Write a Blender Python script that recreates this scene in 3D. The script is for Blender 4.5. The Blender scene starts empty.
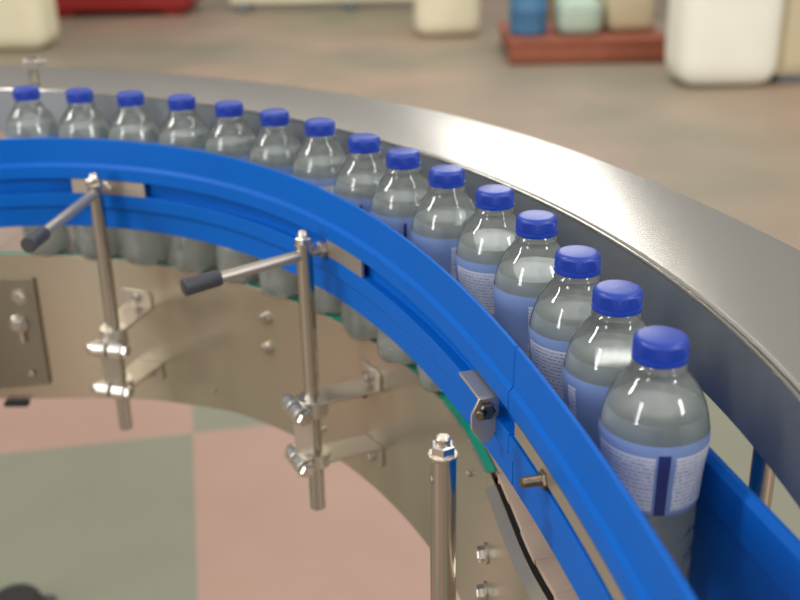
import bpy, bmesh, math, random
from mathutils import Vector, Matrix
random.seed(7)
PI = math.pi
sc = bpy.context.scene
COL = sc.collection
CZ = 1.36                       # camera height above the floor; geometry below is given relative to the camera level
PATH_RAIL = [(-0.6802, 1.1153), (-0.6406, 1.1208), (-0.601, 1.1263), (-0.5613, 1.1317), (-0.5217, 1.1372), (-0.4821, 1.1427), (-0.4425, 1.1482), (-0.4027, 1.1519), (-0.3628, 1.1498), (-0.3235, 1.1423), (-0.2855, 1.1298), (-0.2492, 1.1131), (-0.2149, 1.0926), (-0.1827, 1.0689), (-0.1526, 1.0425), (-0.1248, 1.0138), (-0.099, 0.9832), (-0.0754, 0.951), (-0.0536, 0.9175), (-0.0336, 0.8828), (-0.0153, 0.8472), (0.0014, 0.8109), (0.0167, 0.774), (0.0308, 0.7365), (0.0436, 0.6986), (0.0553, 0.6604), (0.066, 0.6218), (0.0758, 0.5831), (0.0847, 0.5441), (0.0928, 0.5049), (0.1001, 0.4656), (0.1067, 0.4261), (0.1125, 0.3865), (0.1177, 0.3469), (0.1225, 0.3072), (0.1274, 0.2675), (0.1323, 0.2278), (0.1372, 0.1881), (0.142, 0.1483), (0.1469, 0.1086), (0.1518, 0.0689)]
PATH_GUARD = [(-0.7489, 1.3661), (-0.7093, 1.3601), (-0.6698, 1.354), (-0.6302, 1.348), (-0.5907, 1.342), (-0.5512, 1.3359), (-0.5116, 1.3299), (-0.4721, 1.3237), (-0.433, 1.3152), (-0.3946, 1.304), (-0.357, 1.2905), (-0.3202, 1.2747), (-0.2844, 1.2569), (-0.2497, 1.2371), (-0.2159, 1.2157), (-0.1832, 1.1926), (-0.1517, 1.168), (-0.1212, 1.1421), (-0.092, 1.1148), (-0.0638, 1.0864), (-0.0369, 1.0568), (-0.0112, 1.0261), (0.0132, 0.9945), (0.0364, 0.9619), (0.0583, 0.9284), (0.0788, 0.8941), (0.0979, 0.859), (0.1156, 0.8231), (0.1319, 0.7865), (0.1466, 0.7493), (0.1597, 0.7116), (0.1712, 0.6733), (0.1811, 0.6345), (0.1892, 0.5953), (0.1956, 0.5559), (0.2001, 0.5161), (0.2029, 0.4762), (0.2051, 0.4363), (0.2074, 0.3963), (0.2096, 0.3564), (0.2118, 0.3165), (0.2141, 0.2765), (0.2163, 0.2366), (0.2186, 0.1967), (0.2208, 0.1567), (0.223, 0.1168)]
PATH_FLANGE = [(-0.7461, 1.5651), (-0.7081, 1.5525), (-0.6702, 1.54), (-0.6322, 1.5274), (-0.5942, 1.5148), (-0.5563, 1.5022), (-0.5183, 1.4896), (-0.4804, 1.4768), (-0.4426, 1.4636), (-0.4051, 1.4499), (-0.3677, 1.4355), (-0.3307, 1.4203), (-0.2942, 1.4041), (-0.2581, 1.3868), (-0.2226, 1.3684), (-0.1878, 1.3487), (-0.1537, 1.3278), (-0.1205, 1.3055), (-0.0882, 1.2819), (-0.057, 1.2569), (-0.0268, 1.2306), (0.0021, 1.203), (0.0298, 1.1741), (0.0562, 1.1441), (0.0812, 1.1129), (0.1049, 1.0807), (0.1272, 1.0475), (0.1482, 1.0134), (0.1678, 0.9785), (0.1861, 0.943), (0.2032, 0.9068), (0.2191, 0.8701), (0.2339, 0.833), (0.2478, 0.7955), (0.2609, 0.7577), (0.2734, 0.7197), (0.2854, 0.6815), (0.2973, 0.6433), (0.3092, 0.6051), (0.3211, 0.567), (0.3331, 0.5288), (0.345, 0.4906), (0.3569, 0.4524), (0.3688, 0.4142), (0.3808, 0.376), (0.3927, 0.3379), (0.4046, 0.2997), (0.4165, 0.2615)]
PATH_OUTER = [(-0.7093, 1.2946), (-0.6696, 1.2894), (-0.6299, 1.2842), (-0.5903, 1.2789), (-0.5506, 1.2737), (-0.511, 1.2685), (-0.4713, 1.2633), (-0.4316, 1.2581), (-0.3921, 1.2523), (-0.353, 1.2437), (-0.3147, 1.2324), (-0.2772, 1.2183), (-0.2409, 1.2017), (-0.2057, 1.1826), (-0.1718, 1.1613), (-0.1394, 1.1379), (-0.1085, 1.1126), (-0.0791, 1.0854), (-0.0514, 1.0566), (-0.0252, 1.0263), (-0.0008, 0.9947), (0.022, 0.9618), (0.0431, 0.9279), (0.0626, 0.8929), (0.0805, 0.8572), (0.0968, 0.8206), (0.1116, 0.7835), (0.1249, 0.7458), (0.1368, 0.7076), (0.1473, 0.669), (0.1566, 0.6301), (0.1647, 0.5909), (0.1716, 0.5515), (0.1776, 0.512)]
PATH_PLATE = [(-0.7237, 1.2416), (-0.6846, 1.2331), (-0.6456, 1.2246), (-0.6062, 1.2174), (-0.5664, 1.2145), (-0.5264, 1.2136), (-0.4864, 1.2127), (-0.4465, 1.2103), (-0.4068, 1.2055), (-0.3676, 1.1976), (-0.3292, 1.1864), (-0.2918, 1.1721), (-0.2558, 1.1547), (-0.2212, 1.1347), (-0.1881, 1.1122), (-0.1566, 1.0875), (-0.1267, 1.061), (-0.0985, 1.0327), (-0.0719, 1.0028), (-0.0472, 0.9713), (-0.0245, 0.9384), (-0.0041, 0.904), (0.0139, 0.8683), (0.0292, 0.8314), (0.0418, 0.7934), (0.0516, 0.7546), (0.0591, 0.7153), (0.0646, 0.6757), (0.0695, 0.636), (0.0751, 0.5964), (0.0837, 0.5574), (0.0947, 0.5189), (0.1056, 0.4804), (0.1166, 0.442), (0.1276, 0.4035), (0.1385, 0.365), (0.1495, 0.3266), (0.1604, 0.2881)]

# ------------------------------------------------------------------ helpers
def catmull(pts, n=6):
    P = [Vector(p) for p in pts]
    P = [P[0]*2-P[1]] + P + [P[-1]*2-P[-2]]
    out = []
    for i in range(1, len(P)-2):
        for k in range(n):
            t = k/n
            a, b, c, d = P[i-1], P[i], P[i+1], P[i+2]
            out.append(0.5*((2*b)+(c-a)*t+(2*a-5*b+4*c-d)*t*t+(3*b-a-3*c+d)*t**3))
    out.append(P[-2])
    return out

class Path:
    def __init__(self, pts, n=6):
        self.p = catmull(pts, n)
        self.s = [0.0]
        for a, b in zip(self.p, self.p[1:]):
            self.s.append(self.s[-1]+(b-a).length)
        self.len = self.s[-1]
    def at(self, s):
        s = min(max(s, 0), self.len-1e-6)
        lo, hi = 0, len(self.s)-1
        while hi-lo > 1:
            m = (lo+hi)//2
            if self.s[m] <= s: lo = m
            else: hi = m
        t = (s-self.s[lo])/(self.s[hi]-self.s[lo])
        return self.p[lo].lerp(self.p[hi], t)
    def tan(self, s):
        d = self.at(s+.004)-self.at(s-.004)
        return d.normalized()
    def nor(self, s):            # to the outside of the bend
        t = self.tan(s)
        return Vector((-t.y, t.x))
    def pt(self, s, o, z):
        q = self.at(s)+self.nor(s)*o
        return Vector((q.x, q.y, z+CZ))
    def near(self, x, y):
        q = Vector((x, y))
        return min(((p-q).length, s) for p, s in zip(self.p, self.s))[1]

def sweep(bm, path, s0, s1, prof, step=.012, caps=True):
    """closed profile [(outward offset, height)] (or a function of s) swept along a path"""
    n = max(2, int((s1-s0)/step)+1)
    rings = []
    for i in range(n):
        s = s0+(s1-s0)*i/(n-1)
        pr = prof(s) if callable(prof) else prof
        rings.append([bm.verts.new(path.pt(s, o, z)) for o, z in pr])
    m = len(rings[0])
    for a, b in zip(rings, rings[1:]):
        for k in range(m):
            bm.faces.new((a[k], a[(k+1) % m], b[(k+1) % m], b[k]))
    if caps:
        bm.faces.new(rings[0][::-1]); bm.faces.new(rings[-1])

def rect(o0, o1, z0, z1):
    return [(o0, z0), (o1, z0), (o1, z1), (o0, z1)]

def frame(axis):
    axis = axis.normalized()
    h = Vector((0, 0, 1)) if abs(axis.z) < .9 else Vector((1, 0, 0))
    u = axis.cross(h).normalized(); v = axis.cross(u).normalized()
    return u, v

def tube(bm, prof, a, axis, seg=24, phase=0.0):
    """lathe: prof [(distance along axis, radius)] from point a"""
    axis = axis.normalized(); u, v = frame(axis)
    rings = []
    for t, r in prof:
        c = a+axis*t
        if r < 1e-7:
            rings.append([bm.verts.new(c)])
        else:
            rings.append([bm.verts.new(c+(u*math.cos(2*PI*k/seg+phase)+v*math.sin(2*PI*k/seg+phase))*r) for k in range(seg)])
    for A_, B_ in zip(rings, rings[1:]):
        for k in range(seg):
            j = (k+1) % seg
            if len(A_) == 1 and len(B_) == 1: continue
            if len(A_) == 1: bm.faces.new((A_[0], B_[j], B_[k]))
            elif len(B_) == 1: bm.faces.new((A_[k], A_[j], B_[0]))
            else: bm.faces.new((A_[k], A_[j], B_[j], B_[k]))
    if len(rings[0]) > 1: bm.faces.new(rings[0])
    if len(rings[-1]) > 1: bm.faces.new(rings[-1][::-1])

def rod(bm, a, b, r, ch=.0006, seg=24):
    L = (b-a).length
    tube(bm, [(0, r-ch), (ch, r), (L-ch, r), (L, r-ch)], a, b-a, seg)

def hexhead(bm, a, axis, r, h):
    tube(bm, [(0, r), (h*.75, r), (h, r*.82)], a, axis, 6)

def box(bm, c, ux, uy, uz, sx, sy, sz):
    vs = []
    for dz in (-.5, .5):
        for dx, dy in ((-.5, -.5), (.5, -.5), (.5, .5), (-.5, .5)):
            vs.append(bm.verts.new(c+ux*dx*sx+uy*dy*sy+uz*dz*sz))
    for f in ((0, 3, 2, 1), (4, 5, 6, 7), (0, 1, 5, 4), (1, 2, 6, 5), (2, 3, 7, 6), (3, 0, 4, 7)):
        bm.faces.new([vs[i] for i in f])

def slab(bm, quad, up, th):
    """a plate: polygon `quad` (list of points) thickened by th along up"""
    a = [bm.verts.new(p) for p in quad]; b = [bm.verts.new(p+up*th) for p in quad]
    bm.faces.new(a[::-1]); bm.faces.new(b)
    n = len(a)
    for k in range(n):
        bm.faces.new((a[k], a[(k+1) % n], b[(k+1) % n], b[k]))

WL = {}
def put(name, bm, mat, parent=None, bevel=0, sharp=35, smooth=True):
    bmesh.ops.recalc_face_normals(bm, faces=bm.faces)
    if parent is not None:
        bm.transform(Matrix.Translation(-WL[parent.name]))
    me = bpy.data.meshes.new(name); bm.to_mesh(me); bm.free()
    if smooth:
        me.polygons.foreach_set('use_smooth', [True]*len(me.polygons))
        me.set_sharp_from_angle(angle=math.radians(sharp))
    for m in (mat if isinstance(mat, (list, tuple)) else [mat]): me.materials.append(m)
    o = bpy.data.objects.new(name, me); COL.objects.link(o)
    if parent is not None:
        o.parent = parent; WL[o.name] = WL[parent.name]
    else:
        WL[o.name] = Vector((0, 0, 0))
    if bevel:
        b = o.modifiers.new('bevel', 'BEVEL'); b.width = bevel; b.segments = 2; b.limit_method = 'ANGLE'; b.angle_limit = math.radians(30)
        b.harden_normals = False
    return o

def tag(o, label, cat, group=None):
    o['label'] = label; o['category'] = cat
    if group: o['group'] = group
    return o

def thing(name, label, cat, loc, group=None):
    o = bpy.data.objects.new(name, None); COL.objects.link(o)
    o.empty_display_size = .05; o.location = loc
    WL[o.name] = Vector(loc)
    return tag(o, label, cat, group)

# ------------------------------------------------------------------ materials
def srgb(r, g, b):
    f = lambda c: (c/255/12.92) if c/255 <= .04045 else ((c/255+.055)/1.055)**2.4
    return (f(r), f(g), f(b), 1)

def new_mat(name):
    m = bpy.data.materials.new(name); m.use_nodes = True
    nt = m.node_tree
    return m, nt, nt.nodes['Principled BSDF']

def simple(name, col, rough=.5, metal=0, noise=0, scale=30, bump=0, spec=.5, stretch=None, rvar=0):
    m, nt, b = new_mat(name)
    b.inputs['Base Color'].default_value = col
    b.inputs['Roughness'].default_value = rough
    b.inputs['Metallic'].default_value = metal
    b.inputs['Specular IOR Level'].default_value = spec
    if noise or bump or rvar:
        tc = nt.nodes.new('ShaderNodeTexCoord'); mp = nt.nodes.new('ShaderNodeMapping')
        nt.links.new(tc.outputs['Object'], mp.inputs['Vector'])
        if stretch: mp.inputs['Scale'].default_value = stretch
        nz = nt.nodes.new('ShaderNodeTexNoise'); nz.inputs['Scale'].default_value = scale; nz.inputs['Detail'].default_value = 5
        nt.links.new(mp.outputs['Vector'], nz.inputs['Vector'])
        if noise:
            mx = nt.nodes.new('ShaderNodeMix'); mx.data_type = 'RGBA'
            d = [max(0, c*(1-noise)) for c in col[:3]]+[1]; l = [min(1, c*(1+noise)) for c in col[:3]]+[1]
            mx.inputs['A'].default_value = d; mx.inputs['B'].default_value = l
            nt.links.new(nz.outputs['Fac'], mx.inputs['Factor']); nt.links.new(mx.outputs['Result'], b.inputs['Base Color'])
        if rvar:
            mr = nt.nodes.new('ShaderNodeMapRange'); mr.inputs['To Min'].default_value = rough-rvar; mr.inputs['To Max'].default_value = rough+rvar
            nt.links.new(nz.outputs['Fac'], mr.inputs['Value']); nt.links.new(mr.outputs['Result'], b.inputs['Roughness'])
        if bump:
            bp = nt.nodes.new('ShaderNodeBump'); bp.inputs['Strength'].default_value = bump; bp.inputs['Distance'].default_value = .001
            nt.links.new(nz.outputs['Fac'], bp.inputs['Height']); nt.links.new(bp.outputs['Normal'], b.inputs['Normal'])
    return m

M = {}
M['plate'] = simple('brushed_stainless', srgb(190, 181, 162), .27, .84)
M['flange'] = simple('satin_stainless', srgb(192, 188, 180), .27, 1)
M['guard'] = simple('grey_stainless', srgb(164, 168, 171), .42, .95, noise=.05, scale=9)
M['polish'] = simple('polished_stainless', srgb(188, 183, 174), .17, 1)
M['bracket'] = simple('bracket_stainless', srgb(188, 178, 164), .38, .75, noise=.06, scale=40)
M['satin'] = simple('satin_turned_steel', srgb(205, 201, 192), .3, .9)
M['access'] = simple('dull_stainless', srgb(150, 143, 128), .42, 1, noise=.08, scale=20)
M['bolt'] = simple('bolt_stainless', srgb(200, 194, 184), .22, 1)
M['stud'] = simple('dark_threaded_steel', srgb(120, 108, 92), .4, 1, noise=.2, scale=200)
M['blue'] = simple('blue_plastic', srgb(0, 93, 186), .5, 0, noise=.06, scale=12, spec=.16)
M['grip'] = simple('black_plastic', srgb(62, 62, 65), .5)
M['green'] = simple('green_plastic', srgb(0, 150, 122), .4, noise=.08, scale=60)
M['chain'] = simple('tan_acetal', srgb(178, 156, 140), .5, noise=.08, scale=60)
M['dark'] = simple('black_rubber', srgb(30, 28, 26), .7)
M['cap'] = simple('cap_plastic', srgb(22, 58, 158), .34, noise=.05, scale=60, spec=.5)

def emboss(nt, tc, nz, bp, low):
    # the lower half of the bottle is embossed, the shoulder almost smooth
    sx = nt.nodes.new('ShaderNodeSeparateXYZ'); nt.links.new(tc.outputs['Object'], sx.inputs['Vector'])
    mr = nt.nodes.new('ShaderNodeMapRange'); mr.inputs['From Min'].default_value = .104; mr.inputs['From Max'].default_value = .090
    mr.inputs['To Min'].default_value = low*.45; mr.inputs['To Max'].default_value = 1.0
    nt.links.new(sx.outputs['Z'], mr.inputs['Value'])
    ml = nt.nodes.new('ShaderNodeMath'); ml.operation = 'MULTIPLY'
    nt.links.new(nz.outputs['Fac'], ml.inputs[0]); nt.links.new(mr.outputs['Result'], ml.inputs[1]); nt.links.new(ml.outputs[0], bp.inputs['Height'])

def shell_mat():
    m, nt, b = new_mat('clear_film')
    nt.nodes.remove(b); out = nt.nodes['Material Output']
    tr = nt.nodes.new('ShaderNodeBsdfTransparent'); tr.inputs['Color'].default_value = (.965, .98, .975, 1)
    gl = nt.nodes.new('ShaderNodeBsdfGlossy'); gl.inputs['Roughness'].default_value = .03
    fr = nt.nodes.new('ShaderNodeFresnel'); fr.inputs['IOR'].default_value = 1.7
    mx = nt.nodes.new('ShaderNodeMixShader')
    tc = nt.nodes.new('ShaderNodeTexCoord'); nz = nt.nodes.new('ShaderNodeTexNoise'); nz.inputs['Scale'].default_value = 95
    nt.links.new(tc.outputs['Object'], nz.inputs['Vector'])
    bp = nt.nodes.new('ShaderNodeBump'); bp.inputs['Strength'].default_value = .8; bp.inputs['Distance'].default_value = .007
    emboss(nt, tc, nz, bp, .06)
    nt.links.new(bp.outputs['Normal'], gl.inputs['Normal']); nt.links.new(bp.outputs['Normal'], fr.inputs['Normal'])
    nt.links.new(fr.outputs['Fac'], mx.inputs['Fac']); nt.links.new(tr.outputs['BSDF'], mx.inputs[1]); nt.links.new(gl.outputs['BSDF'], mx.inputs[2])
    hz = nt.nodes.new('ShaderNodeBsdfDiffuse'); hz.inputs['Color'].default_value = (.92, .94, .92, 1)
    h2 = nt.nodes.new('ShaderNodeBsdfTranslucent'); h2.inputs['Color'].default_value = (.95, .97, .95, 1)
    hm = nt.nodes.new('ShaderNodeMixShader'); nt.links.new(hz.outputs['BSDF'], hm.inputs[1]); nt.links.new(h2.outputs['BSDF'], hm.inputs[2])
    tm = nt.nodes.new('ShaderNodeMixShader'); tm.inputs['Fac'].default_value = .09
    nt.links.new(tr.outputs['BSDF'], tm.inputs[1]); nt.links.new(hm.outputs['Shader'], tm.inputs[2]); nt.links.new(tm.outputs['Shader'], mx.inputs[1])
    nt.links.new(mx.outputs['Shader'], out.inputs['Surface'])
    return m
M['shell'] = shell_mat()

def water_mat():
    m, nt, b = new_mat('water')
    nt.nodes.remove(b); out = nt.nodes['Material Output']
    g = nt.nodes.new('ShaderNodeBsdfGlass'); g.inputs['IOR'].default_value = 1.33; g.inputs['Roughness'].default_value = .0
    g.inputs['Color'].default_value = (.95, .975, .965, 1)
    tc = nt.nodes.new('ShaderNodeTexCoord'); nz = nt.nodes.new('ShaderNodeTexNoise'); nz.inputs['Scale'].default_value = 95
    nt.links.new(tc.outputs['Object'], nz.inputs['Vector'])
    bp = nt.nodes.new('ShaderNodeBump'); bp.inputs['Strength'].default_value = .8; bp.inputs['Distance'].default_value = .007
    emboss(nt, tc, nz, bp, .0); nt.links.new(bp.outputs['Normal'], g.inputs['Normal'])
    tr = nt.nodes.new('ShaderNodeBsdfTransparent'); tr.inputs['Color'].default_value = (.95, .975, .965, 1)
    tl = nt.nodes.new('ShaderNodeBsdfTranslucent'); tl.inputs['Color'].default_value = (.92, .97, .94, 1)
    df = nt.nodes.new('ShaderNodeBsdfDiffuse'); df.inputs['Color'].default_value = (.88, .93, .90, 1)
    a1 = nt.nodes.new('ShaderNodeMixShader'); a1.inputs['Fac'].default_value = .2
    a2 = nt.nodes.new('ShaderNodeMixShader'); a2.inputs['Fac'].default_value = .5
    a3 = nt.nodes.new('ShaderNodeMixShader'); a3.inputs['Fac'].default_value = .50
    L = nt.links.new
    L(g.outputs['BSDF'], a1.inputs[1]); L(tr.outputs['BSDF'], a1.inputs[2]); L(tl.outputs['BSDF'], a2.inputs[1]); L(df.outputs['BSDF'], a2.inputs[2])
    L(a1.outputs['Shader'], a3.inputs[1]); L(a2.outputs['Shader'], a3.inputs[2]); L(a3.outputs['Shader'], out.inputs['Surface'])
    return m
M['water'] = water_mat()

def label_mat():
    """printed film: pale blue tint, two white text panels, navy bars; UV u runs round the bottle"""
    m, nt, b = new_mat('printed_film')
    N = nt.nodes; Lk = nt.links; out = N['Material Output']
    uv = N.new('ShaderNodeUVMap'); sp = N.new('ShaderNodeSeparateXYZ'); Lk.new(uv.outputs['UV'], sp.inputs['Vector'])
    def math_(op, a, c=None, d=None):
        n = N.new('ShaderNodeMath'); n.operation = op
        for i, v in enumerate((a, c, d)):
            if v is None: continue
            if isinstance(v, (int, float)): n.inputs[i].default_value = v
            else: Lk.new(v, n.inputs[i])
        return n.outputs[0]
    U, V = sp.outputs['X'], sp.outputs['Y']
    def band(x, a, c):
        return math_('MULTIPLY', math_('GREATER_THAN', x, a), math_('LESS_THAN', x, c))
    def either(a, c): return math_('MAXIMUM', a, c)
    pv = band(V, .06, .84)
    panel = math_('MULTIPLY', either(either(band(U, .312, .512), band(U, .572, .772)), band(U, .05, .09)), pv)
    navy = math_('MULTIPLY', either(either(band(U, .520, .556), band(U, .775, .787)), band(U, .275, .29)), band(V, .0, .88))
    # text rows: thin dark dashes
    row = math_('FRACT', math_('MULTIPLY', V, 17.0))
    mask = band(row, .32, .58)
    nz = N.new('ShaderNodeTexNoise'); nz.inputs['Scale'].default_value = 1.0; nz.inputs['Detail'].default_value = 1
    cmb = N.new('ShaderNodeCombineXYZ'); Lk.new(math_('MULTIPLY', U, 210.0), cmb.inputs['X']); Lk.new(math_('MULTIPLY', math_('FLOOR', math_('MULTIPLY', V, 17.0)), 7.3), cmb.inputs['Y'])
    Lk.new(cmb.outputs['Vector'], nz.inputs['Vector'])
    txt = math_('MULTIPLY', math_('MULTIPLY', mask, math_('GREATER_THAN', nz.outputs['Fac'], .48)), panel)
    def mix(fac, a, c):
        n = N.new('ShaderNodeMix'); n.data_type = 'RGBA'
        Lk.new(fac, n.inputs['Factor'])
        for key, v in (('A', a), ('B', c)):
            if isinstance(v, tuple): n.inputs[key].default_value = v
            else: Lk.new(v, n.inputs[key])
        return n.outputs['Result']
    c = mix(panel, srgb(160, 186, 242), srgb(240, 242, 248))
    c = mix(navy, c, srgb(24, 42, 120))
    c = mix(txt, c, srgb(128, 134, 172))
    b.inputs['Roughness'].default_value = .3
    Lk.new(c, b.inputs['Base Color'])
    tr = N.new('ShaderNodeBsdfTransparent'); tr.inputs['Color'].default_value = (.68, .80, .97, 1)
    mx = N.new('ShaderNodeMixShader')
    op = math_('MAXIMUM', math_('MAXIMUM', math_('MULTIPLY', panel, .9), math_('MULTIPLY', navy, .92)), .62)
    Lk.new(op, mx.inputs['Fac']); Lk.new(tr.outputs['BSDF'], mx.inputs[1]); Lk.new(b.outputs['BSDF'], mx.inputs[2])
    Lk.new(mx.outputs['Shader'], out.inputs['Surface'])
    return m
M['label'] = label_mat()

def floor_mat():
    m, nt, b = new_mat('painted_concrete')
    N = nt.nodes; Lk = nt.links
    tc = N.new('ShaderNodeTexCoord'); mp = N.new('ShaderNodeMapping'); mp.vector_type = 'TEXTURE'
    mp.inputs['Location'].default_value = (-.535, 2.41, .5); mp.inputs['Rotation'].default_value = (0, 0, math.radians(10.5))
    Lk.new(tc.outputs['Object'], mp.inputs['Vector'])
    ch = N.new('ShaderNodeTexChecker'); ch.inputs['Scale'].default_value = 1/.95
    ch.inputs['Color2'].default_value = srgb(172, 138, 122); ch.inputs['Color1'].default_value = srgb(132, 132, 113)
    Lk.new(mp.outputs['Vector'], ch.inputs['Vector'])
    nz = N.new('ShaderNodeTexNoise'); nz.inputs['Scale'].default_value = 2.2; nz.inputs['Detail'].default_value = 8; nz.inputs['Roughness'].default_value = .6
    Lk.new(tc.outputs['Object'], nz.inputs['Vector'])
    mr = N.new('ShaderNodeMapRange'); mr.inputs['To Min'].default_value = .74; mr.inputs['To Max'].default_value = 1.04
    Lk.new(nz.outputs['Fac'], mr.inputs['Value'])
    mx = N.new('ShaderNodeMix'); mx.data_type = 'RGBA'; mx.blend_type = 'MULTIPLY'; mx.inputs['Factor'].default_value = 1
    sx = N.new('ShaderNodeSeparateXYZ'); Lk.new(tc.outputs['Object'], sx.inputs['Vector'])
    n2 = N.new('ShaderNodeTexNoise'); n2.inputs['Scale'].default_value = .55; n2.inputs['Detail'].default_value = 2
    Lk.new(tc.outputs['Object'], n2.inputs['Vector'])
    cr = N.new('ShaderNodeValToRGB'); Lk.new(n2.outputs['Fac'], cr.inputs['Fac'])
    cr.color_ramp.elements[0].position = .35; cr.color_ramp.elements[0].color = srgb(140, 134, 114)
    cr.color_ramp.elements[1].position = .62; cr.color_ramp.elements[1].color = srgb(172, 147, 127)
    mr2 = N.new('ShaderNodeMapRange'); mr2.interpolation_type = 'SMOOTHSTEP'; mr2.inputs['From Min'].default_value = 2.5; mr2.inputs['From Max'].default_value = 3.6
    Lk.new(sx.outputs['Y'], mr2.inputs['Value'])
    far = N.new('ShaderNodeMix'); far.data_type = 'RGBA'; Lk.new(mr2.outputs['Result'], far.inputs['Factor']); Lk.new(ch.outputs['Color'], far.inputs['A']); Lk.new(cr.outputs['Color'], far.inputs['B'])
    Lk.new(far.outputs['Result'], mx.inputs['A']); Lk.new(mr.outputs['Result'], mx.inputs['B'])
    Lk.new(mx.outputs['Result'], b.inputs['Base Color'])
    b.inputs['Roughness'].default_value = .5
    return m
M['floor'] = floor_mat()

# ------------------------------------------------------------------ floor
bm = bmesh.new()
vs = [bm.verts.new(p) for p in ((-9, -2, 0), (9, -2, 0), (9, 14, 0), (-9, 14, 0))]
bm.faces.new(vs)
fl = put('floor', bm, M['floor']); fl['kind'] = 'structure'

# ------------------------------------------------------------------ conveyor bed: inner side plate, wear strip, chain, outer plate
RAIL = Path(PATH_RAIL); GUARD = Path(PATH_GUARD); FLANGE = Path(PATH_FLANGE); PLATE = Path(PATH_PLATE); OUTER = Path(PATH_OUTER)
PT = -.4370
def PB(s):                      # lower edge of the side plate: the bed falls slightly towards the far end
    x = PLATE.at(s).x
    K = [(-.45, -.630), (-.39, -.6255), (-.257, -.613), (-.195, -.6045), (-.06, -.600), (.02, -.606), (.3, -.606)]
    if x <= K[0][0]: return K[0][1]
    for (x0, z0), (x1, z1) in zip(K, K[1:]):
        if x <= x1: return z0+(z1-z0)*(x-x0)/(x1-x0)
    return K[-1][1]
bed = thing('curved_conveyor', 'curved stainless conveyor with a bolted side plate under the bottles', 'conveyor', (-.12, 1.08, 0))
sp0, sp1 = .02, PLATE.len-.02
s_end = PLATE.near(.0617, .7005)
bm = bmesh.new(); sweep(bm, PLATE, sp0, s_end, lambda s: rect(0, .0025, PB(s), PT+.0015)); sweep(bm, PLATE, s_end, sp1, lambda s: [(0, PB(s)), (.0025, PB(s)), (.0025, PT-.0125), (.0085, PT-.0055), (.0068, PT-.004), (.0, PT-.012)])
put('side_plate', bm, M['plate'], bed, bevel=.0005)
bm = bmesh.new(); sweep(bm, PLATE, s_end+.004, sp1, rect(.0075, .022, PT-.030, PT-.0065)); put('gap_fill', bm, M['dark'], bed)['label'] = 'black strip added to darken the gap beside the chain'  # added black strip stands in for the shade in the gap beside the slats
bm = bmesh.new(); sweep(bm, PLATE, sp0, sp1, lambda s: rect(.118, .121, PB(s), PT-.012))
put('side_plate', bm, M['plate'], bed)
bm = bmesh.new(); sweep(bm, PLATE, sp0, s_end, rect(.0026, .0100, PT-.010, PT+.0012)); put('wear_strip', bm, M['green'], bed)['label'] = 'green plastic wear strip'
bm = bmesh.new(); sweep(bm, PLATE, s_end-.001, s_end+.0005, rect(.0022, .0112, PT-.012, PT+.0018)); put('strip_end_cap', bm, M['bolt'], bed)
bm = bmesh.new()
for k in range(12):                                   # cross members that tie the two plates together
    s = sp0+.06+k*(sp1-sp0-.12)/11
    a = PLATE.pt(s, .0025, -.52); c = PLATE.pt(s, .1175, -.52); rod(bm, a, c, .010)
put('cross_member', bm, M['plate'], bed)['kind'] = 'stuff'
for x, y in ((-.655, 1.07), (.16, .52)):              # legs under the two ends
    bm = bmesh.new(); rod(bm, Vector((x, y, 0)), Vector((x, y, CZ-.50)), .024); put('leg', bm, M['plate'], bed)

# plate of access cover, bolts and pins on the near face of the side plate
def on_plate(x, y, z, out=0.0):
    s = PLATE.near(x, y); return PLATE.pt(s, -out, z), -PLATE.nor(s).to_3d(), s
s0, s1 = PLATE.near(-.530, 1.214), PLATE.near(-.4395, 1.2095)
bm = bmesh.new()
n = 10; quad_top = []; quad_bot = []
for i in range(n):
    s = s0+(s1-s0)*i/(n-1); zt = -.4665+.0015*(i/(n-1)); zb = -.616+.009*i/(n-1)
    quad_top.append((PLATE.pt(s, -.0005, zt), PLATE.pt(s, -.0045, zt))); quad_bot.append((PLATE.pt(s, -.0005, zb), PLATE.pt(s, -.0045, zb)))
rings = [[bm.verts.new(p) for p in (quad_top[i][0], quad_top[i][1], quad_bot[i][1], quad_bot[i][0])] for i in range(n)]
for a, b in zip(rings, rings[1:]):
    for k in range(4): bm.faces.new((a[k], a[(k+1) % 4], b[(k+1) % 4], b[k]))
bm.faces.new(rings[0]); bm.faces.new(rings[-1][::-1])
acc = put('access_plate', bm, M['access'], bed, bevel=.0006); acc['label'] = 'dull grey access plate'
def bolt(parent, p, ax, r, h, name='bolt', washer=True, mat='bolt'):
    bm = bmesh.new()
    if washer: tube(bm, [(0, r*1.35), (.0014, r*1.35)], p, ax, 24)
    hexhead(bm, p+ax*.0014, ax, r, h)
    return put(name, bm, M[mat], parent)
p, ax, s = on_plate(-.4613, 1.2112, -.488, .0045); bolt(acc, p, ax, .0075, .005)
p, ax, s = on_plate(-.4583, 1.2115, -.591, .0045); bolt(acc, p, ax, .0042, .003, 'screw', False)
p, ax, s = on_plate(-.4632, 1.2117, -.524, .0045)
bm = bmesh.new(); tube(bm, [(0, .0115), (.003, .0115), (.004, .009)], p, ax, 24); hexhead(bm, p+ax*.004, ax, .008, .006)
t = PLATE.tan(s).to_3d(); box(bm, p+ax*.003+t*.003+Vector((0, 0, -.017)), t, ax, Vector((0, 0, 1)), .005, .003, .014)
put('latch', bm, M['bolt'], acc)
p, ax, s = on_plate(-.4869, 1.2131, -.634, .004)
bm = bmesh.new(); t = PLATE.tan(s).to_3d(); box(bm, p, t, ax, Vector((0, 0, 1)), .030, .012, .006); put('rubber_foot', bm, M['dark'], bed, bevel=.001)
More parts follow.
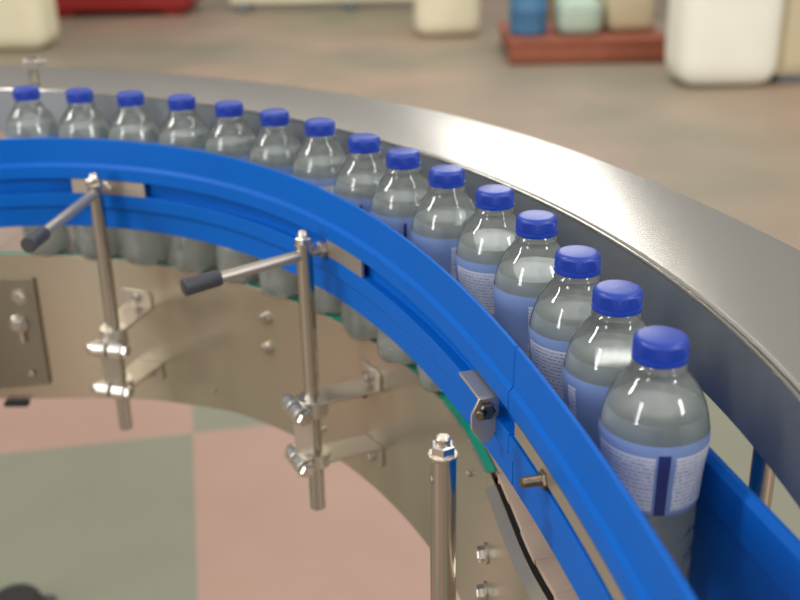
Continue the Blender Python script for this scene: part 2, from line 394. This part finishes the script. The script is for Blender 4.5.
for x, y, z in ((-.1469, 1.0797, -.4675), (-.147, 1.0792, -.5035), (.0627, .6905, -.499), (.063, .6883, -.535)):
    p, ax, s = on_plate(x, y, z, .0003); bolt(bed, p, ax, .0062, .006)
for x, y, z in ((-.0833, 1.0158, -.5725), (-.2206, 1.134, -.5825), (.0543, .7421, -.460)):
    p, ax, s = on_plate(x, y, z, .0003)
    bm = bmesh.new(); rod(bm, p, p+ax*.004, .0028, seg=16); put('pin', bm, M['bolt'], bed)

# slat chain: one moving belt, its slats are the pattern of the belt
bm = bmesh.new()
s = sp0; k = 0
while s < sp1-.04:
    j = .0008*(k % 2)
    sweep(bm, PLATE, s, s+.0365, rect(.0107+j, .110-j, PT-.004, PT), step=.018)
    s += .0369; k += 1
ch = put('slat_chain', bm, M['chain'], bevel=.0005); tag(ch, 'tan slat chain belt the bottles stand on, under the blue rails', 'conveyor belt')

# ------------------------------------------------------------------ blue guide rails
ZR = -.280
def rail_prof(z, flip=1):
    pr = [(0, 0), (0, -.006), (.008, -.012), (.008, -.100), (-.0022, -.100), (-.0025, -.079), (-.0058, -.0755), (-.0058, -.0605),
          (.003, -.0605), (.003, -.0440), (-.0066, -.0440), (-.0066, -.0305), (-.0036, -.0270), (-.003, 0)]
    return [(o*flip, z+h) for o, h in pr]
SJ = RAIL.near(.0727, .5953)
curved = thing('curved_guide_rail', 'blue curved guide rail on the near side of the bottle row', 'guide rail', (RAIL.at(.6).x, RAIL.at(.6).y, CZ+ZR-.1))
bm = bmesh.new(); sweep(bm, RAIL, .03, SJ-.0006, rail_prof(ZR)); put('rail_profile', bm, M['blue'], curved, bevel=.0006)
straight = thing('straight_guide_rail', 'blue straight guide rail in front of the nearest bottles, grey strip in its slot', 'guide rail', (RAIL.at(SJ+.2).x, RAIL.at(SJ+.2).y, CZ+ZR-.1))
bm = bmesh.new(); sweep(bm, RAIL, SJ+.0006, RAIL.len-.02, rail_prof(ZR)); put('rail_profile', bm, M['blue'], straight, bevel=.0006)
bm = bmesh.new(); sweep(bm, RAIL, SJ+.012, RAIL.len-.03, rect(-.0062, -.0040, ZR-.0555, ZR-.0450)); put('slot_strip', bm, M['bracket'], straight)['label'] = 'grey steel strip in the slot'
# stud that sticks out of the slot
ss = RAIL.near(.0787, .5435)+.012
a = RAIL.pt(ss, -.0045, -.3345); ax = (-RAIL.nor(ss)).to_3d()
bm = bmesh.new(); prof = []
for i in range(11): prof += [(i*.0014, .0036), (i*.0014+.0007, .0030)]
prof.append((.0160, .0028)); tube(bm, prof, a, ax, 16); hexhead(bm, a, ax, .0062, .004)
put('threaded_stud', bm, M['stud'], straight)
# joint bracket of bent steel where curved and straight rail meet
sb = RAIL.near(.0665, .6200)
jb = thing('joint_bracket', 'bent steel bracket with a bolt joining the curved and straight blue rails', 'bracket', RAIL.pt(sb, -.012, -.365))
sb = RAIL.near(.0665, .6200)
nn = (-RAIL.nor(sb)).to_3d(); tt = RAIL.tan(sb).to_3d(); Z = Vector((0, 0, 1))
bm = bmesh.new(); sweep(bm, RAIL, sb-.040, sb+.0002, rect(-.0172, -.0030, -.3285, -.3262), step=.006)
put('flange', bm, M['bracket'], jb, bevel=.0006)
base = RAIL.pt(sb, 0, 0)
c = [base+nn*o+Z*z for o, z in ((.0035, -.3262), (.0172, -.3262), (.0225, -.3370), (.0225, -.3480), (.0150, -.3590), (.0090, -.3590), (.0035, -.3480))]
bm = bmesh.new(); slab(bm, c, tt, .0024); put('end_plate', bm, M['bracket'], jb, bevel=.0006)
bm = bmesh.new(); b0 = base+tt*.0026+nn*.013+Z*-.3345; e2 = (tt*.75+nn*.66).normalized(); rod(bm, b0-tt*.001, b0+e2*.010, .0032, seg=16); hexhead(bm, b0, tt, .0062, .0045)
put('bolt', bm, M['stud'], jb)

# outer side: curved rail behind the bottles, straight rail beyond the last bottle
ZO = -.317
d = Vector((.1918-.1725, .4332-.5225)).normalized()
a = Vector((.1755, .5231))
OS = Path([a+d*t for t in (-.146, -.10, -.05, 0, .05, .1, .15, .2, .25, .3)])
os_ = thing('outer_straight_guide_rail', 'blue straight guide rail beyond the nearest bottle, bottom right of the photo', 'guide rail', (OS.at(.2).x, OS.at(.2).y, CZ+ZO-.1))
def outer_prof(z):
    pr = [(0, 0), (.003, 0), (.0036, -.027), (.0066, -.0305), (.0066, -.044), (-.001+.004, -.044), (.003, -.0605), (.0058, -.0605), (.0058, -.0755), (.0025, -.079), (.0022, -.100),
          (-.001, -.100), (-.001, -.032), (-.0035, -.029), (-.0035, -.004)]
    return [(o, z+h) for o, h in pr][::-1]
bm = bmesh.new(); sweep(bm, OS, .0, OS.len-.002, outer_prof(ZO)); put('rail_profile', bm, M['blue'], os_, bevel=.0005)

# ------------------------------------------------------------------ steel guard with a wide flange outside the bottles
ZG = -.2600
gd = thing('conveyor_guard', 'wide curved stainless guard with flat top flange behind the bottle row', 'guard', (.1, 1.0, 0))
def width(s):
    q = GUARD.at(s); return min((q-p).length for p in FLANGE.p)
bm = bmesh.new(); g0, g1 = .02, GUARD.len-.02
sweep(bm, GUARD, g0, g1, [(0, -.3145), (.0018, -.3145), (.0018, ZG-.010), (.0075, ZG-.010), (.0075, ZG-.008), (.0018, ZG-.0075), (.0018, ZG-.002), (0, ZG-.002)])
put('inner_wall', bm, M['guard'], gd)['label'] = 'grey inner wall of the guard'
bm = bmesh.new(); sweep(bm, GUARD, g0, g1, [(.0007+.0014*math.cos(2*PI*k/10), ZG-.0007+.0014*math.sin(2*PI*k/10)) for k in range(10)])
put('rolled_edge', bm, M['polish'], gd)
NS = 90; ws = [width(g0+(g1-g0)*i/NS) for i in range(NS+1)]
for _ in range(12): ws = [ws[0]]+[(ws[i-1]+2*ws[i]+ws[i+1])/4 for i in range(1, NS)]+[ws[-1]]
def fprof(s):
    f = (s-g0)/(g1-g0)*NS; i = min(int(f), NS-1); w = ws[i]+(ws[i+1]-ws[i])*(f-i)
    return [(.0042, ZG-.0075), (.0062, ZG-.0028), (w-.002, ZG-.0028), (w-.002, ZG-.03), (w, ZG-.03), (w, ZG-.001), (w-.0015, ZG), (.0062, ZG), (.0042, ZG-.0015)]
bm = bmesh.new(); sweep(bm, GUARD, g0, g1, fprof); put('top_flange', bm, M['flange'], gd, bevel=.0005)
for s in (GUARD.near(.1958, .5535), GUARD.near(-.72, 1.36)):
    bm = bmesh.new(); a = GUARD.pt(s, .022, -CZ+.0); rod(bm, a, GUARD.pt(s, .022, ZG-.0035), .0075); put('support_post', bm, M['polish'], gd)
# small clamp that stands on the far left of the flange
sf = GUARD.near(-.441, 1.3175)
fc = thing('flange_clamp', 'small grey clamp standing on the flange behind the leftmost bottles', 'clamp', (-.455, 1.358, CZ+ZG))
bm = bmesh.new(); a = Vector((-.455, 1.358, CZ+ZG)); rod(bm, a, a+Z*.034, .0062, seg=20); put('stem', bm, M['access'], fc)
bm = bmesh.new(); t = PLATE.tan(.3).to_3d(); box(bm, a+Z*.024, Vector((1, 0, 0)), Vector((0, 1, 0)), Z, .018, .014, .012); put('clamp_block', bm, M['bracket'], fc, bevel=.0015)
bm = bmesh.new(); rod(bm, a+Vector((.006, -.004, .026)), a+Vector((.020, -.004, .027)), .0032, seg=12); put('screw', bm, M['bolt'], fc)

# ------------------------------------------------------------------ posts that carry the curved guide rail
def acorn(bm, p, up, r=.0080):
    tube(bm, [(0, .0093), (.0018, .0093)], p, up, 24)
    tube(bm, [(.0016, r), (.0070, r), (.0078, r*.9)], p, up, 6)
    tube(bm, [(.0078, r*.80), (.0110, r*.74), (.0138, r*.50), (.0150, 0)], p, up, 20)

def rail_post(xy, zrod, ztop, zbot, lever, arms, clamps, label, strip):
    P0 = Vector((xy[0], xy[1], CZ)); R_ = .0077
    root = thing('rail_post', label, 'post', P0+Z*zbot, 'posts with levers that carry the curved blue rail')
    bm = bmesh.new(); rod(bm, P0+Z*zbot, P0+Z*ztop, R_, .0008, 32); put('pole', bm, M['polish'], root)
    bm = bmesh.new(); acorn(bm, P0+Z*ztop, Z); put('cap_nut', bm, M['bolt'], root)
    # lever rod through the pole, with a black grip
    d = Vector((lever[0][0], lever[0][1], lever[2])).normalized(); L = lever[1]; a = P0+Z*zrod
    bm = bmesh.new(); rod(bm, a+d*.006, a+d*L, .0052, seg=20); lv = put('lever', bm, M['bracket'], root)
    bm = bmesh.new(); tube(bm, [(L-.031, .0066), (L-.030, .0073), (L+.002, .0079), (L+.003, .0072)], a, d, 24); tube(bm, [(L+.0031, .0056), (L+.0036, .0056)], a, d, 20)
    put('grip', bm, M['grip'], lv)['label'] = 'black plastic grip'
    # rod and strip that hold the rail in its slot
    s = RAIL.near(*xy); n = RAIL.nor(s).to_3d(); q = RAIL.pt(s, -.0072, zrod)
    bm = bmesh.new(); rod(bm, a+n*.006, q+n*.0015, .0048, seg=20); hexhead(bm, q+n*.0010, -n, .0078, .005); put('rail_rod', bm, M['bracket'], root)
    bm = bmesh.new(); sweep(bm, RAIL, strip[0], strip[1], rect(-.0056, -.0030, -.3402, -.3245), step=.006); put('slot_strip', bm, M['bracket'], root)
    # clamps and arms
    for (zc, (bx, by), za, tabdir, aw) in clamps:
        sp = PLATE.near(bx, by); pn = PLATE.nor(sp).to_3d(); pt_ = PLATE.tan(sp).to_3d()
        C_ = P0+Z*zc
        wall = PLATE.pt(sp, -.0004, za)
        to = wall-C_; to.z = 0; to.normalize(); side = to.cross(Z).normalized()
        cl = C_-to*.0165
        bm = bmesh.new()
        for sgn in (-1, 1):
            a0 = cl+side*sgn*.0016; a1 = cl+side*sgn*.0180
            rod(bm, a0, a1, .0092, .0008, 28)
        zl, zh = min(-.007, za-zc-.001), max(.007, za-zc+.0035); tube(bm, [(0, .0150), (zh-zl, .0150)], C_+Z*zl, Z, 28)
        ck = put('clamp', bm, M['satin'], root, bevel=.0004)
        bm = bmesh.new(); hexhead(bm, cl+side*.0182, side, .0074, .006); put('clamp_bolt', bm, M['bolt'], ck); bm = bmesh.new(); tube(bm, [(-.0182-.009, 0), (-.0182-.008, .0045), (-.0182-.004, .0068), (-.0182, .0068)], cl, side, 20)
        put('clamp_nut', bm, M['bolt'], ck)
        # flat arm, slightly sloped between the clamp and the plate, with its tab turned up or down against the plate
        w = aw
        e = wall
        bm = bmesh.new()
        CA = Vector((C_.x, C_.y, CZ+za)); near_a = CA+side*.0155+to*.003; near_b = CA-side*.0155+to*.003
        q0 = e+pt_*w; q1 = e-pt_*w
        if (q0-near_a).length+(q1-near_b).length > (q1-near_a).length+(q0-near_b).length: q0, q1 = q1, q0
        slab(bm, [near_b, near_a, q0, q1], Z, .0028)
        am = put('arm', bm, M['bracket'], root, bevel=.0005)
        bm = bmesh.new()
        h = .022*tabdir
        slab(bm, [e-pt_*w, e+pt_*w, e+pt_*w+Z*h*.8, e+pt_*w*.75+Z*h, e-pt_*w+Z*h], -pn, .0028)
        tb = put('tab', bm, M['bracket'], am, bevel=.0006)
        bolt(tb, e-pn*.0028+Z*h*.55, -pn, .0058, .0055)
        if tabdir > 0:
            bm = bmesh.new(); b0 = e-pn*.011-Z*.0002+pt_*.002; rod(bm, b0, b0-Z*.008, .0034, seg=16); hexhead(bm, b0, -Z, .0062, .005); put('arm_bolt', bm, M['stud'], am)
    # link plate in front of the pole between the two clamps
    z0, z1 = clamps[0][0], clamps[1][0]
    sp = PLATE.near(*clamps[0][1]); to = PLATE.pt(sp, 0, 0)-P0; to.z = 0; to.normalize(); side = to.cross(Z).normalized()
    fv = (-to*.45+Vector((.1, -1, 0))*.55).normalized(); c = P0+fv*.0103+Z*(z0+z1)/2-Vector((.004, 0, 0)); bm = bmesh.new(); box(bm, c, fv.cross(Z), fv, Z, .022, .003, abs(z0-z1)-.004)
    lk = put('link_plate', bm, M['bracket'], root, bevel=.0008)
    return root

def lever_dir(a, b): return (Vector(b)-Vector(a))
rail_post((-.3251, 1.114), -.3320, -.3235, -.620, ((-.0240, -.1590), .157, -.003), None,
          [(-.5105, (-.3075, 1.1785), -.4935, 1, .0195), (-.5625, (-.3060, 1.1780), -.5660, -1, .0185)],
          'left stainless rail post with a short lever pointing at the viewer', (.325, .415))
rail_post((-.0860, .9167), -.3350, -.3255, -.6045, ((-.0980, -.0650), .115, -.004), None,
          [(-.4900, (-.0290, .9445), -.4835, 1, .0170), (-.5460, (-.0290, .9445), -.5480, -1, .0170)],
          'middle stainless rail post with a long lever pointing left', (.705, .772))
# near post: only its upper length shows
P0 = Vector((.0232, .5395, CZ))
np_ = thing('rail_post', 'nearest stainless rail post, thick and without a lever, cut by the bottom edge', 'post', (.0232, .5395, CZ-.56), 'posts beside the side plate')
bm = bmesh.new(); rod(bm, P0+Z*-.56, P0+Z*-.3225, .0079, .0008, 32); put('pole', bm, M['polish'], np_)
bm = bmesh.new(); tube(bm, [(0, .0086), (.0016, .0086)], P0+Z*-.3225, Z, 28); tube(bm, [(.0017, .0074), (.0075, .0074), (.0082, .0066)], P0+Z*-.3225, Z, 6)
tube(bm, [(.0083, .0044), (.0120, .0044), (.0128, .0036)], P0+Z*-.3225, Z, 16); put('cap_nut', bm, M['bolt'], np_)
bm = bmesh.new(); e = Vector((-.95, -.30, 0)).normalized(); tube(bm, [(.0070, .0034), (.0084, .0034), (.0084, .0024), (.0074, 0)], P0+Z*-.3375, e, 16); put('hole_bush', bm, M['bolt'], np_)
sp = PLATE.near(.0750, .60); e = PLATE.pt(sp, -.0004, -.53); to = e-(P0+Z*-.53); to.normalize(); side = to.cross(Z)
bm = bmesh.new(); C_ = P0+Z*-.53; slab(bm, [C_-side*.0125+to*.0085, C_+side*.0125+to*.0085, e+side*.0125, e-side*.0125], Z, .003); put('arm', bm, M['bracket'], np_)

# ------------------------------------------------------------------ bottles
PROF = [(.1845, .0128), (.1822, .0128), (.1815, .0150), (.1802, .0150), (.1792, .0146), (.1765, .0164), (.1740, .0182), (.1700, .0214), (.1655, .0241), (.1590, .0268), (.1513, .0288), (.1460, .0295), (.1410, .0298), (.1370, .0298),
        (.1325, .0294), (.1250, .0284), (.1150, .0277), (.1060, .0272), (.1015, .0270), (.0970, .0262), (.0930, .0270), (.0860, .0270), (.0820, .0262), (.0780, .0270), (.0710, .0270), (.0670, .0262), (.0630, .0270), (.0540, .0270), (.0500, .0263), (.0460, .0271), (.0380, .0276), (.0300, .0279), (.0210, .0281), (.0120, .0281), (.0060, .0270), (.0020, .0240), (.0000, .0195)]
def r_at(z, prof=PROF):
    for (z0, r0), (z1, r1) in zip(prof, prof[1:]):
        if z1 <= z <= z0: return r0+(r1-r0)*(z0-z)/(z0-z1)
    return prof[-1][1]
def lathe_z(bm, prof, seg=40, uv=False, foot=True):
    def rr(r, z, k):
        if z > .038 or r < .015 or not foot: return r
        return r*(1-.13*(1-z/.038)*(.5+.5*math.cos(5*2*PI*k/seg))**1.5)
    rings = [[bm.verts.new((rr(r, z, k)*math.cos(2*PI*k/seg), rr(r, z, k)*math.sin(2*PI*k/seg), z)) for k in range(seg)] if r > 1e-7 else [bm.verts.new((0, 0, z))] for z, r in prof]
    lay = bm.loops.layers.uv.new('UVMap') if uv else None
    z0, z1 = prof[-1][0], prof[0][0]
    for i, (a, b) in enumerate(zip(rings, rings[1:])):
        for k in range(seg):
            j = (k+1) % seg
            if len(b) == 1: f = bm.faces.new((a[k], a[j], b[0]))
            elif len(a) == 1: f = bm.faces.new((a[0], b[j], b[k]))
            else:
                f = bm.faces.new((a[k], a[j], b[j], b[k]))
                if uv:
                    for lp, (kk, zz) in zip(f.loops, ((k, prof[i][0]), (k+1, prof[i][0]), (k+1, prof[i+1][0]), (k, prof[i+1][0]))):
                        lp[lay].uv = (kk/seg, (zz-z0)/(z1-z0))
def make_bottle():
    root = thing('water_bottle', '', 'bottle', (0, 0, 0), 'water bottles in a row on the conveyor')
    bm = bmesh.new(); lathe_z(bm, PROF+[(.0016, .012), (.0040, 0)], 60); put('bottle_body', bm, M['shell'], root, sharp=80)
    wz = .1565; ins = .0007
    wp = [(wz, 0), (wz, r_at(wz)-ins-.0004)]+[(z, r-ins) for z, r in PROF if .003 < z < wz-.001]+[(.0030, .0235), (.0022, .012), (.0048, 0)]
    bm = bmesh.new(); lathe_z(bm, wp, 60); put('water', bm, M['water'], root, sharp=50)
    zs = [.1465-(.1465-.1025)*i/14 for i in range(15)]
    bm = bmesh.new(); lathe_z(bm, [(z, r_at(z)+.0004) for z in zs], 64, uv=True); put('label', bm, M['label'], root, sharp=80)['label'] = 'pale blue printed film label'
    # ribbed cap with tamper ring
    bm = bmesh.new(); seg = 120
    cp = [(.1978, 0), (.1978, .0112, 0), (.1976, .0124, 0), (.1971, .0134, 0), (.1961, .0142, .3), (.1946, .0146, 1), (.1884, .0148, 1), (.1882, .0143, 0), (.1875, .0143, 0), (.1873, .0150, 0), (.1852, .0151, 0), (.1846, .0149, 0), (.1846, .0131, 0)]
    rings = []
    for c in cp:
        if len(c) == 2: rings.append([bm.verts.new((0, 0, c[0]))]); continue
        z, r, rb = c
        rings.append([bm.verts.new(((r-(.0005*rb if k % 2 else 0))*math.cos(2*PI*k/seg), (r-(.0005*rb if k % 2 else 0))*math.sin(2*PI*k/seg), z)) for k in range(seg)])
    for a, b in zip(rings, rings[1:]):
        for k in range(seg):
            j = (k+1) % seg
            bm.faces.new((a[0], b[k], b[j]) if len(a) == 1 else (a[k], b[k], b[j], a[j]))
    put('cap', bm, M['cap'], root, sharp=40)['label'] = 'dark blue ribbed screw cap'
    return root

SPOTS = [(-0.421, 1.2239), (-0.3555, 1.2058), (-0.2937, 1.1845), (-0.2326, 1.16), (-0.176, 1.1232), (-0.1236, 1.0786), (-0.0749, 1.0329), (-0.0302, 0.9663), (0.005, 0.9107), (0.0402, 0.8522), (0.0742, 0.7921), (0.0981, 0.7259), (0.1151, 0.6497), (0.1287, 0.5875), (0.1385, 0.5189)]
ORD = ['leftmost water bottle of the row, blue cap, far end', 'second water bottle from the far left end, half behind the blue rail', 'third water bottle from the far left end, half behind the blue rail',
       'fourth water bottle from the far left end, half behind the blue rail', 'fifth water bottle from the far left end, half behind the blue rail', 'sixth water bottle from the far left end, half behind the blue rail',
       'seventh water bottle from the far left end, half behind the blue rail', 'middle water bottle of the fifteen in the row', 'seventh water bottle from the near end of the row',
       'sixth water bottle from the near end of the row', 'fifth water bottle from the near end of the row', 'fourth water bottle from the near end of the row, label just showing',
       'third water bottle from the near end, label top showing above the blue rail', 'second water bottle from the near end, white label panel low on its left', 'nearest water bottle, whole label with white text panels in view']
ROT = [0, 40, 200, 90, 300, 150, 20, 250, 80, 169, 0, 155, -2, 104, 0]
proto = make_bottle()
for i, (x, y) in enumerate(SPOTS):
    if i == 0: o = proto
    else:
        o = proto.copy(); COL.objects.link(o)
        for c in proto.children:
            k = c.copy(); k.parent = o; COL.objects.link(k)
    o['label'] = ORD[i]
    o.location = (x, y, CZ+PT+.0006)
    # u = .5 of the label faces the camera, then each bottle has turned a little on the chain
    face = math.atan2(-y, -x)
    o.rotation_euler = (0, 0, face-PI+math.radians(ROT[i]))

# ------------------------------------------------------------------ things far behind on the factory floor
def soft_box(name, sx, sy, sz, mat, parent=None, loc=(0, 0, 0), r=.05, rot=0):
    bm = bmesh.new(); bmesh.ops.create_cube(bm, size=1)
    bm.transform(Matrix.Translation(Vector(loc)+Vector((0, 0, sz/2))) @ Matrix.Rotation(rot, 4, 'Z') @ Matrix.Diagonal((sx, sy, sz, 1)))
    bmesh.ops.bevel(bm, geom=bm.edges[:]+bm.verts[:], offset=r, segments=4, profile=.6, affect='EDGES')
    return put(name, bm, mat, parent)
M['red'] = simple('red_plastic', srgb(150, 30, 26), .5, noise=.1, scale=4)
M['cream'] = simple('cream_sacking', srgb(236, 228, 198), .8, noise=.06, scale=6)
M['white'] = simple('white_sacking', srgb(244, 243, 228), .8, noise=.04, scale=5)
M['beige'] = simple('beige_paint', srgb(205, 192, 160), .6, noise=.06, scale=5)
M['drum'] = simple('blue_drum_plastic', srgb(70, 120, 160), .5, noise=.05, scale=8)
M['wood'] = simple('red_brown_wood', srgb(150, 84, 60), .7, noise=.15, scale=12)
M['teal'] = simple('pale_teal_sacking', srgb(176, 196, 180), .8, noise=.1, scale=8)
M['ochre'] = simple('ochre_card', srgb(150, 118, 62), .8, noise=.1, scale=8)
M['bluegrey'] = simple('blue_grey_paint', srgb(110, 120, 125), .6)

# red crate stack: crate walls, rims and feet
rc = thing('red_crate', 'red plastic crate on the far floor at the top left', 'crate', (-2.57, 10.6, 0))
soft_box('crate_body', 1.34, .8, .70, M['red'], rc, (-2.57, 10.6, .05), .04)
for k in (-1, 1):
    soft_box('runner', .16, .7, .05, M['red'], rc, (-2.57+k*.5, 10.6, 0), .02)
soft_box('rim', 1.34, .86, .07, M['red'], rc, (-2.57, 10.6, .74), .02)
cb = thing('cream_sack', 'cream sack standing left of the red crate', 'sack', (-3.05, 8.6, 0))
soft_box('sack_body', .75, .5, .75, M['cream'], cb, (-3.05, 8.6, 0), .14)
soft_box('sack_neck', .28, .2, .16, M['cream'], cb, (-3.05, 8.6, .72), .06)
lw = thing('cream_partition', 'low cream partition across the far end, right of the red crate', 'partition', (-.42, 10.6, 0))
soft_box('panel', 2.3, .10, 1.0, M['cream'], lw, (-.42, 10.6, .05), .02)
for k in (-1.0, 0, 1.0): soft_box('foot', .10, .5, .06, M['bluegrey'], lw, (-.42+k, 10.6, 0), .01)
cs = thing('cream_bag', 'cream bulk bag standing left of the wooden pallet', 'sack', (.42, 8.9, 0))
soft_box('bag_body', .52, .45, .78, M['cream'], cs, (.42, 8.9, 0), .12)
soft_box('bag_neck', .2, .16, .14, M['cream'], cs, (.42, 8.9, .75), .05)
# pallet: deck boards, blocks
pl_ = thing('pallet', 'red brown wooden pallet on the far floor carrying a blue drum', 'pallet', (1.33, 7.9, 0))
soft_box('deck', 1.10, .9, .035, M['wood'], pl_, (1.33, 7.9, .125), .008)
soft_box('skirt_board', 1.10, .03, .10, M['wood'], pl_, (1.33, 7.44, .02), .006)
for kx in (-.46, 0, .46): soft_box('block', .14, .85, .09, M['wood'], pl_, (1.33+kx, 7.92, .03), .01)
soft_box('bottom_board', 1.10, .12, .03, M['wood'], pl_, (1.33, 7.52, 0), .006)
dr = thing('blue_drum', 'blue drum standing on the left end of the pallet', 'drum', (.94, 7.75, .16))
bm = bmesh.new(); tube(bm, [(0, .12), (.02, .135), (.15, .135), (.16, .14), (.18, .14), (.19, .135), (.34, .135), (.36, .12)], Vector((.94, 7.75, .162)), Z, 32); put('drum_body', bm, M['drum'], dr)
bm = bmesh.new(); tube(bm, [(.36, .125), (.385, .125), (.39, .11)], Vector((.94, 7.75, .163)), Z, 32); put('drum_lid', bm, M['drum'], dr)
for nm, x, y, sx, sy, sz, mt, lb in (('sack', 1.29, 7.78, .31, .36, .24, 'teal', 'pale teal sack lying on the middle of the pallet'), ('sack', 1.66, 7.9, .34, .4, .30, 'beige', 'beige sack lying on the right end of the pallet')):
    tag(soft_box(nm, sx, sy, sz, M[mt], None, (x, y, .161), .08), lb, 'sack')
t = soft_box('carton', .9, .5, .85, M['ochre'], None, (1.75, 9.6, 0), .02); tag(t, 'ochre carton standing behind the pallet', 'box')
wb = thing('bulk_bag', 'tall white bulk bag at the top right of the photo', 'sack', (2.02, 6.75, 0))
soft_box('bag_body', .62, .5, 1.1, M['white'], wb, (2.02, 6.75, 0), .16)
for k in (-1, 1): soft_box('lifting_loop', .05, .3, .18, M['white'], wb, (2.02+k*.22, 6.75, 1.08), .015)
bc = thing('beige_cabinet', 'beige cabinet right of the white bulk bag', 'cabinet', (2.62, 6.9, 0))
soft_box('cabinet_body', .56, .5, 1.1, M['beige'], bc, (2.62, 6.9, .05), .02)
soft_box('door', .50, .02, .98, M['beige'], bc, (2.62, 6.64, .1), .006)
soft_box('plinth', .5, .44, .05, M['bluegrey'], bc, (2.62, 6.9, 0), .006)
sh = thing('black_shoe', 'dark shoe toe on the green floor at the bottom left corner', 'shoe', (-.755, 1.645, 0))
bm = bmesh.new(); bmesh.ops.create_uvsphere(bm, u_segments=24, v_segments=14, radius=1)
bm.transform(Matrix.Translation((-.755, 1.645, .030)) @ Matrix.Diagonal((.065, .11, .038, 1)))
for v in bm.verts: v.co.z = max(v.co.z, .0145)
put('upper', bm, M['dark'], sh)
soft_box('sole', .125, .21, .016, M['grip'], sh, (-.755, 1.645, 0), .006)

# ------------------------------------------------------------------ light: factory tubes overhead, daylight from a far window
def area(name, loc, target, sx, sy, power, col=(1, 1, 1)):
    l = bpy.data.lights.new(name, 'AREA'); l.shape = 'RECTANGLE'; l.size = sx; l.size_y = sy; l.energy = power; l.color = col
    o = bpy.data.objects.new(name, l); COL.objects.link(o); o.location = loc
    o.rotation_euler = (Vector(target)-Vector(loc)).to_track_quat('-Z', 'Y').to_euler()
    return o
area('tube_light', (-3.1, .9, 3.5), (-.2, 1.0, .9), .35, 1.6, 58, (1, .98, .94))
area('tube_light', (2.0, 1.2, 3.4), (2.0, 1.2, 0), .16, 3.4, 26, (1, .98, .94))
area('tube_light', (.2, 6.2, 3.8), (.2, 6.2, 0), 3.0, .2, 45, (1, .96, .9))
area('window_light', (1.35, 9.5, 3.75), (.1, 1, 1.1), 1.6, 1.7, 40, (1, .99, .96))
area('window_light', (-5.2, -3.6, 3.0), (0, .8, 1.0), 1.0, 3.6, 120, (1, .99, .97))
area('window_light', (5.2, -3.4, 3.0), (0, .8, 1.0), 1.0, 3.6, 175, (1, .99, .97))
w = bpy.data.worlds.new('hall'); sc.world = w; w.use_nodes = True
nt = w.node_tree; bg = nt.nodes['Background']
tc = nt.nodes.new('ShaderNodeTexCoord'); sp_ = nt.nodes.new('ShaderNodeSeparateXYZ'); nt.links.new(tc.outputs['Generated'], sp_.inputs['Vector'])
rp = nt.nodes.new('ShaderNodeValToRGB'); mr = nt.nodes.new('ShaderNodeMapRange'); mr.inputs['From Min'].default_value = -1; mr.inputs['From Max'].default_value = 1
nt.links.new(sp_.outputs['Z'], mr.inputs['Value']); nt.links.new(mr.outputs['Result'], rp.inputs['Fac'])
rp.color_ramp.elements[0].position = .42; rp.color_ramp.elements[0].color = (.26, .24, .21, 1)
rp.color_ramp.elements[1].position = .85; rp.color_ramp.elements[1].color = (1.0, .98, .95, 1)
e = rp.color_ramp.elements.new(.60); e.color = (.60, .575, .535, 1)
# the hall is brighter behind the camera (open side) and dimmer to the left and far ends
my = nt.nodes.new('ShaderNodeMapRange'); my.inputs['From Min'].default_value = .6; my.inputs['From Max'].default_value = -1; my.inputs['To Min'].default_value = 1.0; my.inputs['To Max'].default_value = 1.9
nt.links.new(sp_.outputs['Y'], my.inputs['Value'])
n3 = nt.nodes.new('ShaderNodeTexNoise'); n3.inputs['Scale'].default_value = 2.4; n3.inputs['Detail'].default_value = 2; nt.links.new(tc.outputs['Generated'], n3.inputs['Vector'])
m3 = nt.nodes.new('ShaderNodeMapRange'); m3.inputs['From Min'].default_value = .3; m3.inputs['From Max'].default_value = .7; m3.inputs['To Min'].default_value = .6; m3.inputs['To Max'].default_value = 1.4
nt.links.new(n3.outputs['Fac'], m3.inputs['Value'])
mm = nt.nodes.new('ShaderNodeMath'); mm.operation = 'MULTIPLY'; nt.links.new(my.outputs['Result'], mm.inputs[0]); nt.links.new(m3.outputs['Result'], mm.inputs[1])
m2 = nt.nodes.new('ShaderNodeMath'); m2.operation = 'MULTIPLY'; nt.links.new(mm.outputs[0], m2.inputs[0]); m2.inputs[1].default_value = .50
nt.links.new(rp.outputs['Color'], bg.inputs['Color']); nt.links.new(m2.outputs[0], bg.inputs['Strength'])

# ------------------------------------------------------------------ camera
f, p, r = 1075.2276, .3942, -.0185
fw = Vector((0, math.cos(p), -math.sin(p))); up = Vector((0, math.sin(p), math.cos(p))); rt = Vector((1, 0, 0))
r2 = rt*math.cos(r)+up*math.sin(r); u2 = -rt*math.sin(r)+up*math.cos(r)
cd = bpy.data.cameras.new('camera'); co = bpy.data.objects.new('camera', cd); COL.objects.link(co)
mw = Matrix((r2, u2, -fw)).transposed().to_4x4(); mw.translation = Vector((0, 0, CZ)); co.matrix_world = mw
cd.sensor_width = 36; cd.lens = f/800*36; cd.clip_start = .02; cd.clip_end = 100
cd.dof.use_dof = True; cd.dof.focus_distance = .72; cd.dof.aperture_fstop = 6.3
sc.camera = co
sc.view_settings.view_transform = 'Standard'; sc.view_settings.look = 'None'; sc.view_settings.exposure = .22; sc.view_settings.gamma = 1
sc.view_settings.use_curve_mapping = False
sc.cycles.max_bounces = 24; sc.cycles.transmission_bounces = 20; sc.cycles.transparent_max_bounces = 40; sc.cycles.glossy_bounces = 8; sc.cycles.diffuse_bounces = 4
